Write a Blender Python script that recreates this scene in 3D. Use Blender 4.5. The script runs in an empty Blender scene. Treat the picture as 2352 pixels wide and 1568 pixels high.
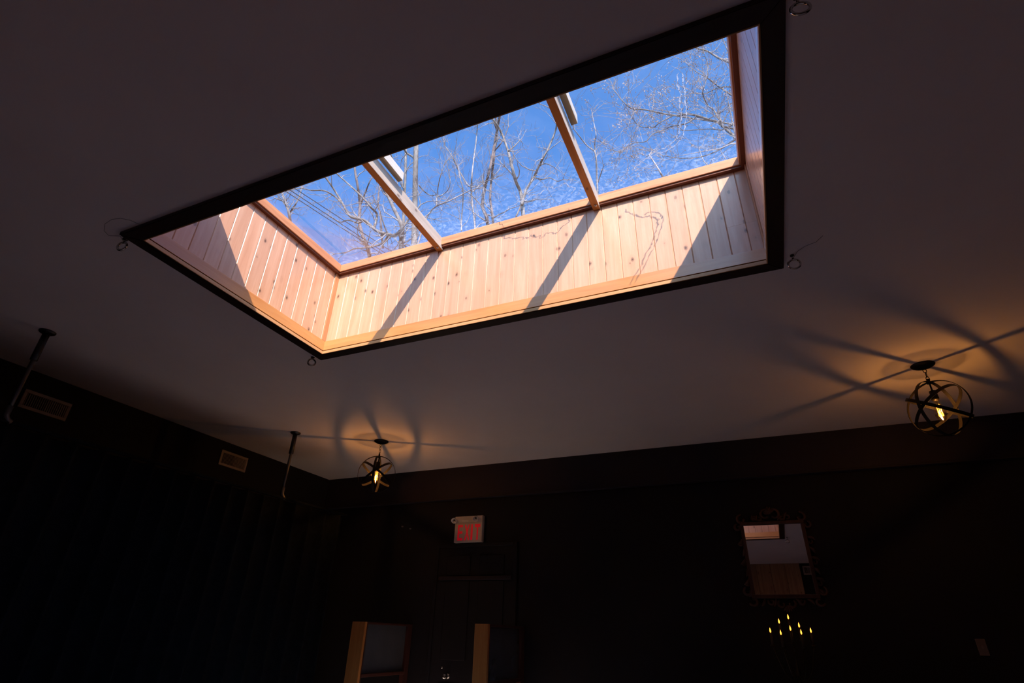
import bpy, bmesh, math, random
from mathutils import Vector, Matrix, Quaternion
sc = bpy.context.scene
C = sc.collection
R = math.radians

# ------------------------------------------------------------------ camera
S = 1.6                      # metres per survey unit (camera to skylight casing)
EYE = 1.17                   # camera height
FPX = 1247.685
CR = Vector((0.9179, 0.3960, 0.0257)).normalized()
CF = Vector((-0.3588, 0.8006, 0.4799)).normalized()
CU = CR.cross(CF).normalized()
CR = CF.cross(CU).normalized()
cam_d = bpy.data.cameras.new('camera')
cam_d.sensor_width = 36.0
cam_d.lens = 36.0 * FPX / 2352
cam_d.clip_start = 0.02
cam_d.clip_end = 300
cam = bpy.data.objects.new('camera', cam_d)
C.objects.link(cam)
M = Matrix((CR, CU, -CF)).transposed().to_4x4()
M.translation = (0, 0, EYE)
cam.matrix_world = M
sc.camera = cam

# ------------------------------------------------------------------ world, sun, exposure
SUN_DIR = Vector((-0.62, 0.95, -1.0)).normalized()       # the way the light travels
world = bpy.data.worlds.new('sky_world')
sc.world = world
world.use_nodes = True
wn = world.node_tree
wn.nodes.clear()
sky = wn.nodes.new('ShaderNodeTexSky')
sky.sky_type = 'NISHITA'
sky.sun_disc = False
sky.sun_elevation = math.asin(-SUN_DIR.z)
sky.sun_rotation = math.atan2(-SUN_DIR.x, -SUN_DIR.y)
sky.altitude = 300
sky.air_density = 1.0
sky.dust_density = 4.0
sky.ozone_density = 3.0
tint = wn.nodes.new('ShaderNodeMix')
tint.data_type = 'RGBA'
tint.blend_type = 'MULTIPLY'
tint.inputs[0].default_value = 1.0
tint.inputs[7].default_value = (0.41, 0.69, 0.95, 1)
bg = wn.nodes.new('ShaderNodeBackground')
bg.inputs[1].default_value = 0.345
out = wn.nodes.new('ShaderNodeOutputWorld')
wn.links.new(sky.outputs[0], tint.inputs[6])
wn.links.new(tint.outputs[2], bg.inputs[0])
wn.links.new(bg.outputs[0], out.inputs[0])

sun_d = bpy.data.lights.new('sun', 'SUN')
sun_d.energy = 7.6
sun_d.angle = R(0.53)
sun_d.color = (1.0, 0.80, 0.67)
sun = bpy.data.objects.new('sun', sun_d)
C.objects.link(sun)
sun.location = (6, -9, 12)
sun.rotation_euler = SUN_DIR.to_track_quat('-Z', 'Y').to_euler()

sc.view_settings.view_transform = 'Standard'
sc.view_settings.look = 'None'
sc.view_settings.gamma = 1.0
sc.view_settings.use_curve_mapping = False
sc.view_settings.exposure = 0.30
sc.cycles.max_bounces = 9
sc.cycles.diffuse_bounces = 5
sc.cycles.glossy_bounces = 4
sc.cycles.transparent_max_bounces = 16
sc.cycles.use_denoising = True
sc.cycles.adaptive_threshold = 0.03

# ------------------------------------------------------------------ helpers
def V(x, y, z):
    return Vector((x * S, y * S, z * S + EYE))

def ray(px, py):
    return CF + CR * ((px - 1176) / FPX) - CU * ((py - 784) / FPX)

def at_y(px, py, Y):                     # point seen at a pixel, Y metres into the room
    d = ray(px, py)
    return Vector((0, 0, EYE)) + d * (Y / d.y)

def at_z(px, py, Z):
    d = ray(px, py)
    return Vector((0, 0, EYE)) + d * ((Z - EYE) / d.z)

def link(o, parent=None):
    C.objects.link(o)
    if parent is not None:
        o.parent = parent
    return o

def tag(o, label=None, cat=None, group=None, kind=None):
    if label: o['label'] = label
    if cat: o['category'] = cat
    if group: o['group'] = group
    if kind: o['kind'] = kind
    return o

def wloc(o):
    p = Vector((0, 0, 0))
    while o is not None:
        p = p + o.location
        o = o.parent
    return p

def empty(name, loc, label=None, cat=None, group=None, kind=None):
    o = bpy.data.objects.new(name, None)
    o.empty_display_size = 0.1
    C.objects.link(o)
    o.location = loc
    return tag(o, label, cat, group, kind)

class MB:
    """collects shapes (world coordinates, or local when local=True) into one mesh"""
    def __init__(self):
        self.v = []; self.f = []; self.sm = []
    def add(self, vs, fs, smooth=False):
        b = len(self.v)
        self.v += [Vector(v) for v in vs]
        self.f += [tuple(i + b for i in f) for f in fs]
        self.sm += [smooth] * len(fs)
        return self
    def box(self, a, b, bev=0.0):
        x0, x1 = sorted((a[0], b[0])); y0, y1 = sorted((a[1], b[1])); z0, z1 = sorted((a[2], b[2]))
        if bev <= 0:
            return self.add([(x0,y0,z0),(x1,y0,z0),(x1,y1,z0),(x0,y1,z0),(x0,y0,z1),(x1,y0,z1),(x1,y1,z1),(x0,y1,z1)],
                [(3,2,1,0),(4,5,6,7),(0,1,5,4),(1,2,6,5),(2,3,7,6),(3,0,4,7)])
        bm = bmesh.new()
        bmesh.ops.create_cube(bm, size=1.0)
        for v in bm.verts:
            v.co = Vector(((v.co.x + .5) * (x1 - x0) + x0, (v.co.y + .5) * (y1 - y0) + y0, (v.co.z + .5) * (z1 - z0) + z0))
        bmesh.ops.bevel(bm, geom=bm.edges[:], offset=bev, segments=2, affect='EDGES', profile=0.5)
        return self.from_bm(bm)
    def from_bm(self, bm, smooth=False):
        bm.verts.index_update()
        self.add([v.co.copy() for v in bm.verts], [tuple(v.index for v in f.verts) for f in bm.faces], smooth)
        bm.free()
        return self
    def tube(self, pts, rad, n=8, cap=True, closed=False, smooth=True, flat=1.0, up=None):
        pts = [Vector(p) for p in pts]
        m = len(pts)
        if not hasattr(rad, '__len__'):
            rad = [rad] * m
        vs = []; fs = []
        prev = None
        for i, p in enumerate(pts):
            if closed:
                t = pts[(i + 1) % m] - pts[(i - 1) % m]
            else:
                t = pts[min(i + 1, m - 1)] - pts[max(i - 1, 0)]
            if t.length < 1e-9: t = Vector((0, 0, 1))
            t.normalize()
            if up is not None:
                a = up.cross(t)
                if a.length < 1e-6: a = t.orthogonal()
                a.normalize()
            elif prev is None:
                a = t.orthogonal().normalized()
            else:
                a = prev - t * prev.dot(t)
                if a.length < 1e-6: a = t.orthogonal()
                a.normalize()
            prev = a
            b = t.cross(a)
            for k in range(n):
                g = 2 * math.pi * k / n
                vs.append(p + (a * math.cos(g) + b * (math.sin(g) * flat)) * rad[i])
        last = m if closed else m - 1
        for i in range(last):
            j = (i + 1) % m
            for k in range(n):
                l = (k + 1) % n
                fs.append((i*n + k, i*n + l, j*n + l, j*n + k))
        if cap and not closed:
            fs.append(tuple(range(n - 1, -1, -1)))
            fs.append(tuple((m - 1) * n + k for k in range(n)))
        return self.add(vs, fs, smooth)
    def lathe(self, prof, c=(0, 0, 0), n=24, smooth=True):
        """prof: list of (radius, z)"""
        c = Vector(c); vs = []; fs = []
        for r, z in prof:
            for k in range(n):
                g = 2 * math.pi * k / n
                vs.append(c + Vector((r * math.cos(g), r * math.sin(g), z)))
        for i in range(len(prof) - 1):
            for k in range(n):
                l = (k + 1) % n
                fs.append((i*n + k, i*n + l, (i+1)*n + l, (i+1)*n + k))
        return self.add(vs, fs, smooth)
    def band(self, c, axis_a, axis_b, rad, width, thick, n=64):
        """flat strap ring: circle in plane (a,b), strap width along the ring's axis"""
        c = Vector(c); a = Vector(axis_a).normalized(); b = Vector(axis_b).normalized(); w = a.cross(b).normalized()
        vs = []; fs = []
        for k in range(n):
            g = 2 * math.pi * k / n
            d = a * math.cos(g) + b * math.sin(g)
            for rr, ww in ((rad, -width/2), (rad, width/2), (rad - thick, width/2), (rad - thick, -width/2)):
                vs.append(c + d * rr + w * ww)
        for k in range(n):
            l = (k + 1) % n
            for q in range(4):
                s = (q + 1) % 4
                fs.append((k*4 + q, l*4 + q, l*4 + s, k*4 + s))
        return self.add(vs, fs, False)
    def build(self, name, mat, parent=None, origin=None, label=None):
        o = Vector(origin) if origin is not None else (wloc(parent) if parent is not None else None)
        if o is None:
            lo = Vector((min(v.x for v in self.v), min(v.y for v in self.v), min(v.z for v in self.v)))
            hi = Vector((max(v.x for v in self.v), max(v.y for v in self.v), max(v.z for v in self.v)))
            o = (lo + hi) / 2; o.z = lo.z
        me = bpy.data.meshes.new(name)
        me.from_pydata([tuple(v - o) for v in self.v], [], self.f)
        me.polygons.foreach_set('use_smooth', self.sm)
        me.update()
        if mat: me.materials.append(mat)
        ob = bpy.data.objects.new(name, me)
        C.objects.link(ob)
        if parent is not None:
            ob.parent = parent
            ob.location = o - wloc(parent)
        else:
            ob.location = o
        if label: ob['label'] = label
        return ob

def catmull(pts, sub=4):
    o = []
    n = len(pts)
    for i in range(n - 1):
        p0, p1, p2, p3 = pts[max(i-1, 0)], pts[i], pts[i+1], pts[min(i+2, n-1)]
        for k in range(sub):
            t = k/sub
            o.append(0.5*((2*p1) + (p2 - p0)*t + (2*p0 - 5*p1 + 4*p2 - p3)*t*t + (3*p1 - p0 - 3*p2 + p3)*t**3))
    o.append(pts[-1].copy())
    return o

def place(name, mesh, loc, parent=None, rot=None):
    """another object on shared mesh data; loc in world space"""
    o = bpy.data.objects.new(name, mesh)
    C.objects.link(o)
    if parent is not None:
        o.parent = parent
        o.location = Vector(loc) - wloc(parent)
    else:
        o.location = loc
    if rot: o.rotation_euler = rot
    return o

# ------------------------------------------------------------------ materials
class Mat:
    def __init__(self, name):
        self.m = bpy.data.materials.new(name)
        self.m.use_nodes = True
        self.t = self.m.node_tree
        self.b = self.t.nodes['Principled BSDF']
        self.o = self.t.nodes['Material Output']
    def n(self, kind, **kw):
        x = self.t.nodes.new(kind)
        for k, v in kw.items(): setattr(x, k, v)
        return x
    def l(self, a, b): self.t.links.new(a, b)
    def math(self, op, a, b=None, clamp=False):
        x = self.n('ShaderNodeMath', operation=op, use_clamp=clamp)
        for i, q in enumerate((a, b)):
            if q is None: continue
            if isinstance(q, (int, float)): x.inputs[i].default_value = q
            else: self.l(q, x.inputs[i])
        return x.outputs[0]
    def mix(self, fac, a, b, mode='MIX'):
        x = self.n('ShaderNodeMix', data_type='RGBA', blend_type=mode)
        for i, q in ((0, fac), (6, a), (7, b)):
            if isinstance(q, (int, float)): x.inputs[i].default_value = q
            elif isinstance(q, tuple): x.inputs[i].default_value = (*q, 1)
            else: self.l(q, x.inputs[i])
        return x.outputs[2]
    def coords(self, scale, rnd=False, kind='Object'):
        tc = self.n('ShaderNodeTexCoord')
        mp = self.n('ShaderNodeMapping')
        mp.inputs['Scale'].default_value = scale
        v = tc.outputs[kind]
        if rnd:
            oi = self.n('ShaderNodeObjectInfo')
            k = self.n('ShaderNodeVectorMath', operation='SCALE')
            cb = self.n('ShaderNodeCombineXYZ')
            for i, w in enumerate((37.1, 13.7, 71.3)):
                self.l(self.math('MULTIPLY', oi.outputs['Random'], w), cb.inputs[i])
            ad = self.n('ShaderNodeVectorMath', operation='ADD')
            self.l(v, ad.inputs[0]); self.l(cb.outputs[0], ad.inputs[1])
            v = ad.outputs[0]
        self.l(v, mp.inputs['Vector'])
        return mp.outputs[0]
    def noise(self, vec, scale=1.0, detail=4.0, rough=0.55, dist=0.0):
        x = self.n('ShaderNodeTexNoise')
        x.inputs['Scale'].default_value = scale
        x.inputs['Detail'].default_value = detail
        x.inputs['Roughness'].default_value = rough
        x.inputs['Distortion'].default_value = dist
        self.l(vec, x.inputs['Vector'])
        return x.outputs[0]
    def ramp(self, fac, stops):
        x = self.n('ShaderNodeValToRGB')
        e = x.color_ramp.elements
        while len(e) < len(stops): e.new(0.5)
        for i, (p, c) in enumerate(stops):
            e[i].position = p
            e[i].color = (*c, 1) if isinstance(c, tuple) else (c, c, c, 1)
        self.l(fac, x.inputs[0])
        return x.outputs[0]
    def color(self, c): 
        if isinstance(c, tuple): self.b.inputs['Base Color'].default_value = (*c, 1)
        else: self.l(c, self.b.inputs['Base Color'])
        return self
    def rough(self, r, spec=None, metal=None):
        if isinstance(r, (int, float)): self.b.inputs['Roughness'].default_value = r
        else: self.l(r, self.b.inputs['Roughness'])
        if spec is not None: self.b.inputs['Specular IOR Level'].default_value = spec
        if metal is not None: self.b.inputs['Metallic'].default_value = metal
        return self
    def bump(self, h, strength=0.2, dist=0.01):
        x = self.n('ShaderNodeBump')
        x.inputs['Strength'].default_value = strength
        x.inputs['Distance'].default_value = dist
        self.l(h, x.inputs['Height'])
        self.l(x.outputs[0], self.b.inputs['Normal'])
        return self

def wood(name, light, dark, axis='Z', knots=True, rough=0.5, spec=0.35, grain=1.0, knot_col=(0.10, 0.045, 0.02), vary=0.25, coat=0.0):
    m = Mat(name)
    sc_g = {'Z': (26, 26, 1.6), 'X': (1.6, 26, 26), 'Y': (26, 1.6, 26)}[axis]
    g = m.noise(m.coords(sc_g, True), 1.0, 5, 0.6, 0.6)
    g2 = m.noise(m.coords(tuple(s * 4 for s in sc_g), True), 1.0, 3, 0.6)
    c = m.mix(m.ramp(g, [(0.32, 0.0), (0.68, 1.0)]), light, dark)
    c = m.mix(m.math('MULTIPLY', m.ramp(g2, [(0.45, 0.0), (0.75, 1.0)]), 0.35 * grain), c, dark)
    oi = m.n('ShaderNodeObjectInfo')
    hs = m.n('ShaderNodeHueSaturation')
    m.l(m.math('ADD', m.math('MULTIPLY', oi.outputs['Random'], vary), 1.0 - vary / 2), hs.inputs['Value'])
    m.l(c, hs.inputs['Color'])
    c = hs.outputs[0]
    if knots:
        sc_k = {'Z': (13, 13, 8), 'X': (8, 13, 13), 'Y': (13, 8, 13)}[axis]
        vo = m.n('ShaderNodeTexVoronoi')
        vo.inputs['Scale'].default_value = 1.0
        m.l(m.coords(sc_k, True), vo.inputs['Vector'])
        nz = m.noise(m.coords((60, 60, 60), True), 1.0, 2)
        d = m.math('ADD', vo.outputs['Distance'], m.math('MULTIPLY', m.math('SUBTRACT', nz, 0.5), 0.10))
        k = m.ramp(d, [(0.045, 0.95), (0.085, 0.45), (0.105, 0.60), (0.14, 0.10), (0.32, 0.0)])
        c = m.mix(k, c, knot_col)
    m.color(c).rough(rough, spec)
    m.b.inputs['Coat Weight'].default_value = coat
    m.b.inputs['Coat Roughness'].default_value = 0.22
    m.bump(g2, 0.12, 0.004)
    return m.m

def plain(name, col, rough=0.6, spec=0.4, metal=0.0, mottled=0.12, scale=6.0, bump=0.0):
    m = Mat(name)
    nz = m.noise(m.coords((scale,) * 3), 1.0, 5)
    dk = tuple(c * (1 - mottled) for c in col); lt = tuple(min(1, c * (1 + mottled)) for c in col)
    m.color(m.ramp(nz, [(0.3, dk), (0.7, lt)])).rough(rough, spec, metal)
    if bump: m.bump(m.noise(m.coords((scale * 14,) * 3), 1.0, 3), bump, 0.003)
    return m.m

def emit(name, col, strength):
    m = Mat(name)
    m.b.inputs['Base Color'].default_value = (*col, 1)
    m.b.inputs['Emission Color'].default_value = (*col, 1)
    m.b.inputs['Emission Strength'].default_value = strength
    return m.m

PINE = wood('knotty_pine', (0.68, 0.40, 0.255), (0.58, 0.30, 0.17), 'Z', rough=0.42, vary=0.13, coat=0.7)
PINE_TRIM_X = wood('stained_pine_x', (0.66, 0.30, 0.085), (0.54, 0.21, 0.05), 'X', knots=False, rough=0.35, spec=0.5, vary=0.08, coat=1.0)
PINE_TRIM_Y = wood('stained_pine_y', (0.66, 0.30, 0.085), (0.54, 0.21, 0.05), 'Y', knots=False, rough=0.35, spec=0.5, vary=0.08, coat=1.0)
LIP_X = wood('lip_pine_x', (0.60, 0.33, 0.15), (0.50, 0.25, 0.10), 'X', knots=False, vary=0.06)
LIP_Y = wood('lip_pine_y', (0.60, 0.33, 0.15), (0.50, 0.25, 0.10), 'Y', knots=False, vary=0.06)
CURB_X = wood('cedar_curb_x', (0.70, 0.34, 0.17), (0.50, 0.20, 0.09), 'X', knots=False, vary=0.1)
CURB_Y = wood('cedar_curb_y', (0.70, 0.34, 0.17), (0.50, 0.20, 0.09), 'Y', knots=False, vary=0.1)
STRIP = wood('corner_strip_pine', (0.58, 0.28, 0.13), (0.45, 0.19, 0.08), 'Z', knots=False)
RAFTER = wood('varnished_rafter', (0.62, 0.28, 0.07), (0.42, 0.16, 0.035), 'Y', grain=1.6, vary=0.1)
WEATHERED = wood('weathered_grey_lumber', (0.62, 0.54, 0.46), (0.40, 0.34, 0.29), 'Y', grain=2.0, vary=0.1)
CLEAT = wood('raw_fir_cleat', (0.48, 0.33, 0.17), (0.36, 0.23, 0.11), 'Y', knots=False, vary=0.1)
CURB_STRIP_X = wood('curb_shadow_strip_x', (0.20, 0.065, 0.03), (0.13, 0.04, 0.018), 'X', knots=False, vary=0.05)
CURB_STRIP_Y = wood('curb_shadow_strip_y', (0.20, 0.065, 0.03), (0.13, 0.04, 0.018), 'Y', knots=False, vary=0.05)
BACKING = plain('rough_backing', (0.30, 0.17, 0.10), 0.9)
CASING_X = wood('dark_casing_x', (0.040, 0.018, 0.014), (0.024, 0.010, 0.008), 'X', knots=False, rough=0.45, spec=0.3)
CASING_Y = wood('dark_casing_y', (0.040, 0.018, 0.014), (0.024, 0.010, 0.008), 'Y', knots=False, rough=0.45, spec=0.3)
CEIL = plain('ceiling_paint', (0.90, 0.78, 0.75), 0.9, 0.1, mottled=0.04, scale=1.2, bump=0.03)
BLACK = plain('black_wall_paint', (0.016, 0.013, 0.017), 0.75, 0.2, mottled=0.2, scale=1.5)
PLUM = plain('dark_plum_soffit', (0.030, 0.021, 0.029), 0.6, 0.25, mottled=0.15, scale=2)
FLOORM = wood('pale_floor_boards', (0.93, 0.86, 0.78), (0.88, 0.80, 0.71), 'X', knots=False, vary=0.02)
BOUNCE_BOARD = plain('bounce_board_white', (0.88, 0.84, 0.80), 0.5)
CURTAIN = plain('black_velvet', (0.010, 0.011, 0.014), 0.95, 0.05, mottled=0.3, scale=20)
IRON = plain('blackened_iron', (0.016, 0.011, 0.009), 0.5, 0.3, 0.4)
STEEL = plain('dull_steel', (0.13, 0.12, 0.12), 0.4, 0.5, 0.8)
DARKSTEEL = plain('black_pipe_steel', (0.06, 0.055, 0.055), 0.4, 0.5, 0.7)
CHROME = plain('nickel', (0.55, 0.52, 0.50), 0.16, 0.5, 1.0, mottled=0.05)
GRILLE = plain('register_enamel', (0.36, 0.29, 0.27), 0.5)
GRILLE_DARK = plain('register_void', (0.012, 0.009, 0.009), 0.9)
SIGN = plain('sign_plastic', (0.56, 0.48, 0.46), 0.45)
RED = emit('exit_red', (0.50, 0.0, 0.012), 0.28)
REFLECT = plain('satin_reflector', (0.90, 0.86, 0.86), 0.35, 0.6, 0.6, mottled=0.05)
PRINT = plain('grey_print', (0.85, 0.8, 0.75), 0.6)
FRAME = wood('carved_walnut', (0.085, 0.036, 0.03), (0.05, 0.021, 0.017), 'Z', knots=False, rough=0.4)
POST = wood('partition_fir', (0.66, 0.26, 0.075), (0.52, 0.18, 0.045), 'Z', knots=False, rough=0.45)
MAHOG = wood('dark_mahogany', (0.10, 0.035, 0.028), (0.07, 0.022, 0.018), 'Z', knots=False, rough=0.4)
BARN = wood('barn_board', (0.40, 0.24, 0.14), (0.26, 0.14, 0.08), 'Z', knots=True, rough=0.7)
BRASS = plain('dark_brass', (0.05, 0.035, 0.02), 0.4, 0.5, 0.8)
WAX = plain('dark_candle_sleeve', (0.05, 0.03, 0.02), 0.6)
FLAME = emit('candle_flame', (1.0, 0.40, 0.045), 2.2)
FILAMENT = emit('filament', (1.0, 0.45, 0.06), 3.2)
CABLE = plain('black_cable', (0.03, 0.03, 0.035), 0.6)

def mirror_mat():
    m = Mat('mirror_silver')
    m.color((0.86, 0.84, 0.82)).rough(0.01, None, 1.0)
    nz = m.noise(m.coords((9, 9, 9)), 1.0, 4)
    m.l(m.ramp(nz, [(0.3, 0.008), (0.8, 0.02)]), m.b.inputs['Roughness'])
    return m.m
MIRROR = mirror_mat()

def glassy(name, tint=(1, 1, 1), gloss=0.08, grough=0.05):
    m = Mat(name)
    tr = m.n('ShaderNodeBsdfTransparent'); tr.inputs[0].default_value = (*tint, 1)
    gl = m.n('ShaderNodeBsdfGlossy'); gl.inputs['Roughness'].default_value = grough
    lw = m.n('ShaderNodeLayerWeight'); lw.inputs[0].default_value = 0.35
    mx = m.n('ShaderNodeMixShader')
    f = m.math('ADD', m.math('MULTIPLY', lw.outputs['Fresnel'], 0.6), gloss, True)
    m.l(f, mx.inputs[0]); m.l(tr.outputs[0], mx.inputs[1]); m.l(gl.outputs[0], mx.inputs[2])
    m.l(mx.outputs[0], m.o.inputs[0])
    return m.m
BULB_GLASS = glassy('amber_bulb_glass', (1.0, 0.86, 0.62), 0.03)
KNOB_GLASS = glassy('clear_knob_glass', (0.75, 0.75, 0.78), 0.25, 0.03)
def frosted():
    m = Mat('frosted_partition_glass')
    nz = m.noise(m.coords((3, 3, 3)), 1.0, 4)
    m.color(m.ramp(nz, [(0.3, (0.09, 0.09, 0.11)), (0.7, (0.13, 0.13, 0.15))])).rough(0.25, 0.6)
    tr = m.n('ShaderNodeBsdfTransparent'); tr.inputs[0].default_value = (0.6, 0.6, 0.66, 1)
    mx = m.n('ShaderNodeMixShader'); mx.inputs[0].default_value = 0.8
    m.l(tr.outputs[0], mx.inputs[1]); m.l(m.b.outputs[0], mx.inputs[2]); m.l(mx.outputs[0], m.o.inputs[0])
    return m.m
PANE_GREY = frosted()

def skylight_glass():
    m = Mat('dusty_skylight_glazing')
    tr = m.n('ShaderNodeBsdfTransparent'); tr.inputs[0].default_value = (0.97, 0.98, 1.0, 1)
    tl = m.n('ShaderNodeBsdfTranslucent'); tl.inputs[0].default_value = (0.85, 0.88, 0.95, 1)
    gl = m.n('ShaderNodeBsdfGlossy'); gl.inputs['Roughness'].default_value = 0.06
    # smeared dust, streaks and a ring of frost that thickens towards the frame
    smear = m.ramp(m.noise(m.coords((1.6, 2.6, 2)), 1.0, 6, 0.62, 1.4), [(0.45, 0.0), (0.75, 1.0)])
    fine = m.ramp(m.noise(m.coords((9, 22, 9)), 1.0, 5, 0.7, 2.2), [(0.58, 0.0), (0.72, 1.0)])
    swirl = m.ramp(m.noise(m.coords((12, 15, 12)), 1.0, 7, 0.75, 3.5), [(0.50, 0.0), (0.66, 1.0)])
    tc = m.n('ShaderNodeTexCoord')
    sx = m.n('ShaderNodeSeparateXYZ'); m.l(tc.outputs['Object'], sx.inputs[0])
    edge = m.math('MULTIPLY', m.ramp(m.math('ADD', sx.outputs[1], m.math('MULTIPLY', m.noise(m.coords((7, 7, 7)), 1.0, 5), 0.16)),
                  [(0.30, 0.0), (0.70, 1.0)]), 1.0)
    d = m.math('ADD', m.math('MULTIPLY', smear, 0.014), m.math('MULTIPLY', fine, 0.016))
    d = m.math('ADD', d, m.math('MULTIPLY', m.math('MULTIPLY', edge, m.math('ADD', m.math('MULTIPLY', fine, 0.8), m.math('MULTIPLY', swirl, 0.9))), 0.16), True)
    m1 = m.n('ShaderNodeMixShader'); m.l(d, m1.inputs[0]); m.l(tr.outputs[0], m1.inputs[1]); m.l(tl.outputs[0], m1.inputs[2])
    lw = m.n('ShaderNodeLayerWeight'); lw.inputs[0].default_value = 0.2
    m2 = m.n('ShaderNodeMixShader'); m.l(m.math('MULTIPLY', lw.outputs['Fresnel'], 0.35), m2.inputs[0])
    m.l(m1.outputs[0], m2.inputs[1]); m.l(gl.outputs[0], m2.inputs[2])
    m.l(m2.outputs[0], m.o.inputs[0])
    return m.m
GLAZING = skylight_glass()

def bark(name, a, b):
    m = Mat(name)
    nz = m.noise(m.coords((9, 9, 3)), 1.0, 6, 0.65)
    m.color(m.ramp(nz, [(0.35, a), (0.65, b)])).rough(0.9, 0.1)
    m.bump(nz, 0.4, 0.02)
    return m.m
BARK_GREY = bark('lichen_grey_bark', (0.10, 0.085, 0.085), (0.24, 0.225, 0.215))
BARK_PALE = bark('pale_twig_bark', (0.16, 0.145, 0.15), (0.34, 0.32, 0.34))
BARK_BROWN = bark('brown_bark', (0.10, 0.075, 0.075), (0.20, 0.165, 0.165))
SEED = bark('dry_seed_husk', (0.22, 0.17, 0.15), (0.38, 0.32, 0.31))
SOIL = plain('leaf_litter', (0.20, 0.15, 0.10), 0.95, 0.1, mottled=0.4, scale=3)
ROOFM = plain('roof_felt', (0.10, 0.09, 0.085), 0.95, 0.1)

# ------------------------------------------------------------------ room shell
zc = 1.012 * S + EYE                       # ceiling
X0, X1, Y0, Y1 = -1.5165 * S, 0.1555 * S, 0.7194 * S, 1.4921 * S     # skylight opening (casing lip)
WXL, WXR, WYF, WYB = -2.90 * S, 3.6, -0.63 * S, 3.221 * S
T = 0.15

mb = MB()                                  # ceiling slab with the skylight hole
hx0, hx1, hy0, hy1 = X0 - 0.055, X1 + 0.055, Y0 - 0.055, Y1 + 0.055
xs = [WXL - T, hx0, hx1, WXR + T]; ys = [WYF - T, hy0, hy1, WYB + T]
def grid(z, flip):
    vs = [(x, y, z) for y in ys for x in xs]
    fs = []
    for j in range(3):
        for i in range(3):
            if i == 1 and j == 1: continue
            q = (j*4 + i, j*4 + i + 1, j*4 + i + 5, j*4 + i + 4)
            fs.append(q if not flip else q[::-1])
    return vs, fs
v1, f1 = grid(zc, True); v2, f2 = grid(zc + 0.22, False)
side = []
for a, b in ((5, 6), (6, 10), (10, 9), (9, 5)): side.append((a, b, b + 16, a + 16))
for a, b in ((0, 1), (1, 2), (2, 3), (3, 7), (7, 11), (11, 15), (15, 14), (14, 13), (13, 12), (12, 8), (8, 4), (4, 0)):
    side.append((b, a, a + 16, b + 16))
mb.add(v1 + v2, f1 + [tuple(i + 16 for i in f) for f in f2] + side)
tag(mb.build('ceiling', CEIL, origin=(0, 2, zc)), 'off-white painted ceiling around the wooden skylight', kind='structure')

tag(MB().box((WXL - T, WYF - T, -0.12), (WXR + T, WYB + T, 0)).build('floor', FLOORM), 'pale board floor below the frame', kind='structure')
wb = tag(MB().box((WXL - T, WYB, 0), (WXR + T, WYB + T, zc)).build('wall_back', BLACK), 'black painted wall with the exit sign and the mirror', kind='structure')
wl = tag(MB().box((WXL - T, WYF, 0), (WXL, WYB, zc)).build('wall_left', BLACK), 'black painted side wall behind the dark curtain', kind='structure')
tag(MB().box((WXR, WYF, 0), (WXR + T, WYB, zc)).build('wall_right', BLACK), 'black painted side wall to the right', kind='structure')
wf = tag(MB().box((WXL - T, WYF - T, 0), (WXR + T, WYF, zc)).build('wall_front', BLACK), 'wall behind the viewer, boarded in old wood', kind='structure')

# boards on the wall behind the viewer (seen only in the mirror)
pw = 0.235
pm = None
x = 0.536 - 11*pw
while x < 0.50:
    p0 = (x + pw/2, WYF + 0.001, 0.0)
    if pm is None:
        o = MB().box((x + 0.002, WYF, 0.02), (x + pw - 0.002, WYF + 0.022, zc - 0.002), 0.003).build('board', BARN, wf, origin=p0)
        pm = o.data
    else:
        place('board', pm, p0, wf)
    x += pw

# soffit fascia and added light-bouncing baseboard on the back wall
t4 = tag(MB().box((WXL, WYB - 0.05, 0.806*S + EYE), (WXR, WYB, zc), 0.004).build('trim_1', PLUM), 'dark plum fascia band under the ceiling on the end wall', kind='structure')
MB().box((WXL, WYB - 0.062, 0.796*S + EYE), (WXR, WYB - 0.0, 0.806*S + EYE), 0.004).build('bead', PLUM, t4)
tag(MB().box((WXL, WYB - 0.02, 0), (WXR, WYB, 0.24), 0.005).build('baseboard_bounce', BOUNCE_BOARD), 'tall pale baseboard added unseen to bounce sunlight upward', kind='structure')  # unseen, added in white to bounce the sun patch onto the ceiling

# ------------------------------------------------------------------ skylight: casing, lip, apron
zl = 1.0 * S + EYE
def Z(u): return u * S + EYE
cw = 0.0465 * S
tc_ = empty('trim_2', (X0, Y0, zl), 'dark brown casing boards framing the skylight on the ceiling', kind='structure')
def mitre(mb, a0, a1, b0, b1, z0, z1):
    """a0-a1 inner edge, b0-b1 outer edge (xy), extruded z0..z1"""
    vs = [(*a0, z0), (*a1, z0), (*b1, z0), (*b0, z0), (*a0, z1), (*a1, z1), (*b1, z1), (*b0, z1)]
    bm = bmesh.new()
    bv = [bm.verts.new(v) for v in vs]
    for f in ((3,2,1,0),(4,5,6,7),(0,1,5,4),(1,2,6,5),(2,3,7,6),(3,0,4,7)): bm.faces.new([bv[i] for i in f])
    bmesh.ops.recalc_face_normals(bm, faces=bm.faces[:])
    bmesh.ops.bevel(bm, geom=[e for e in bm.edges if abs(e.verts[0].co.z - z0) < 1e-6 and abs(e.verts[1].co.z - z0) < 1e-6], offset=0.003, segments=2, affect='EDGES')
    return mb.from_bm(bm)
li = 0.006                                   # lip strip thickness
ix0, ix1, iy0, iy1 = X0 - li, X1 + li, Y0 - li, Y1 + li
ox0, ox1, oy0, oy1 = X0 - cw, X1 + cw, Y0 - cw, Y1 + cw
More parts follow.
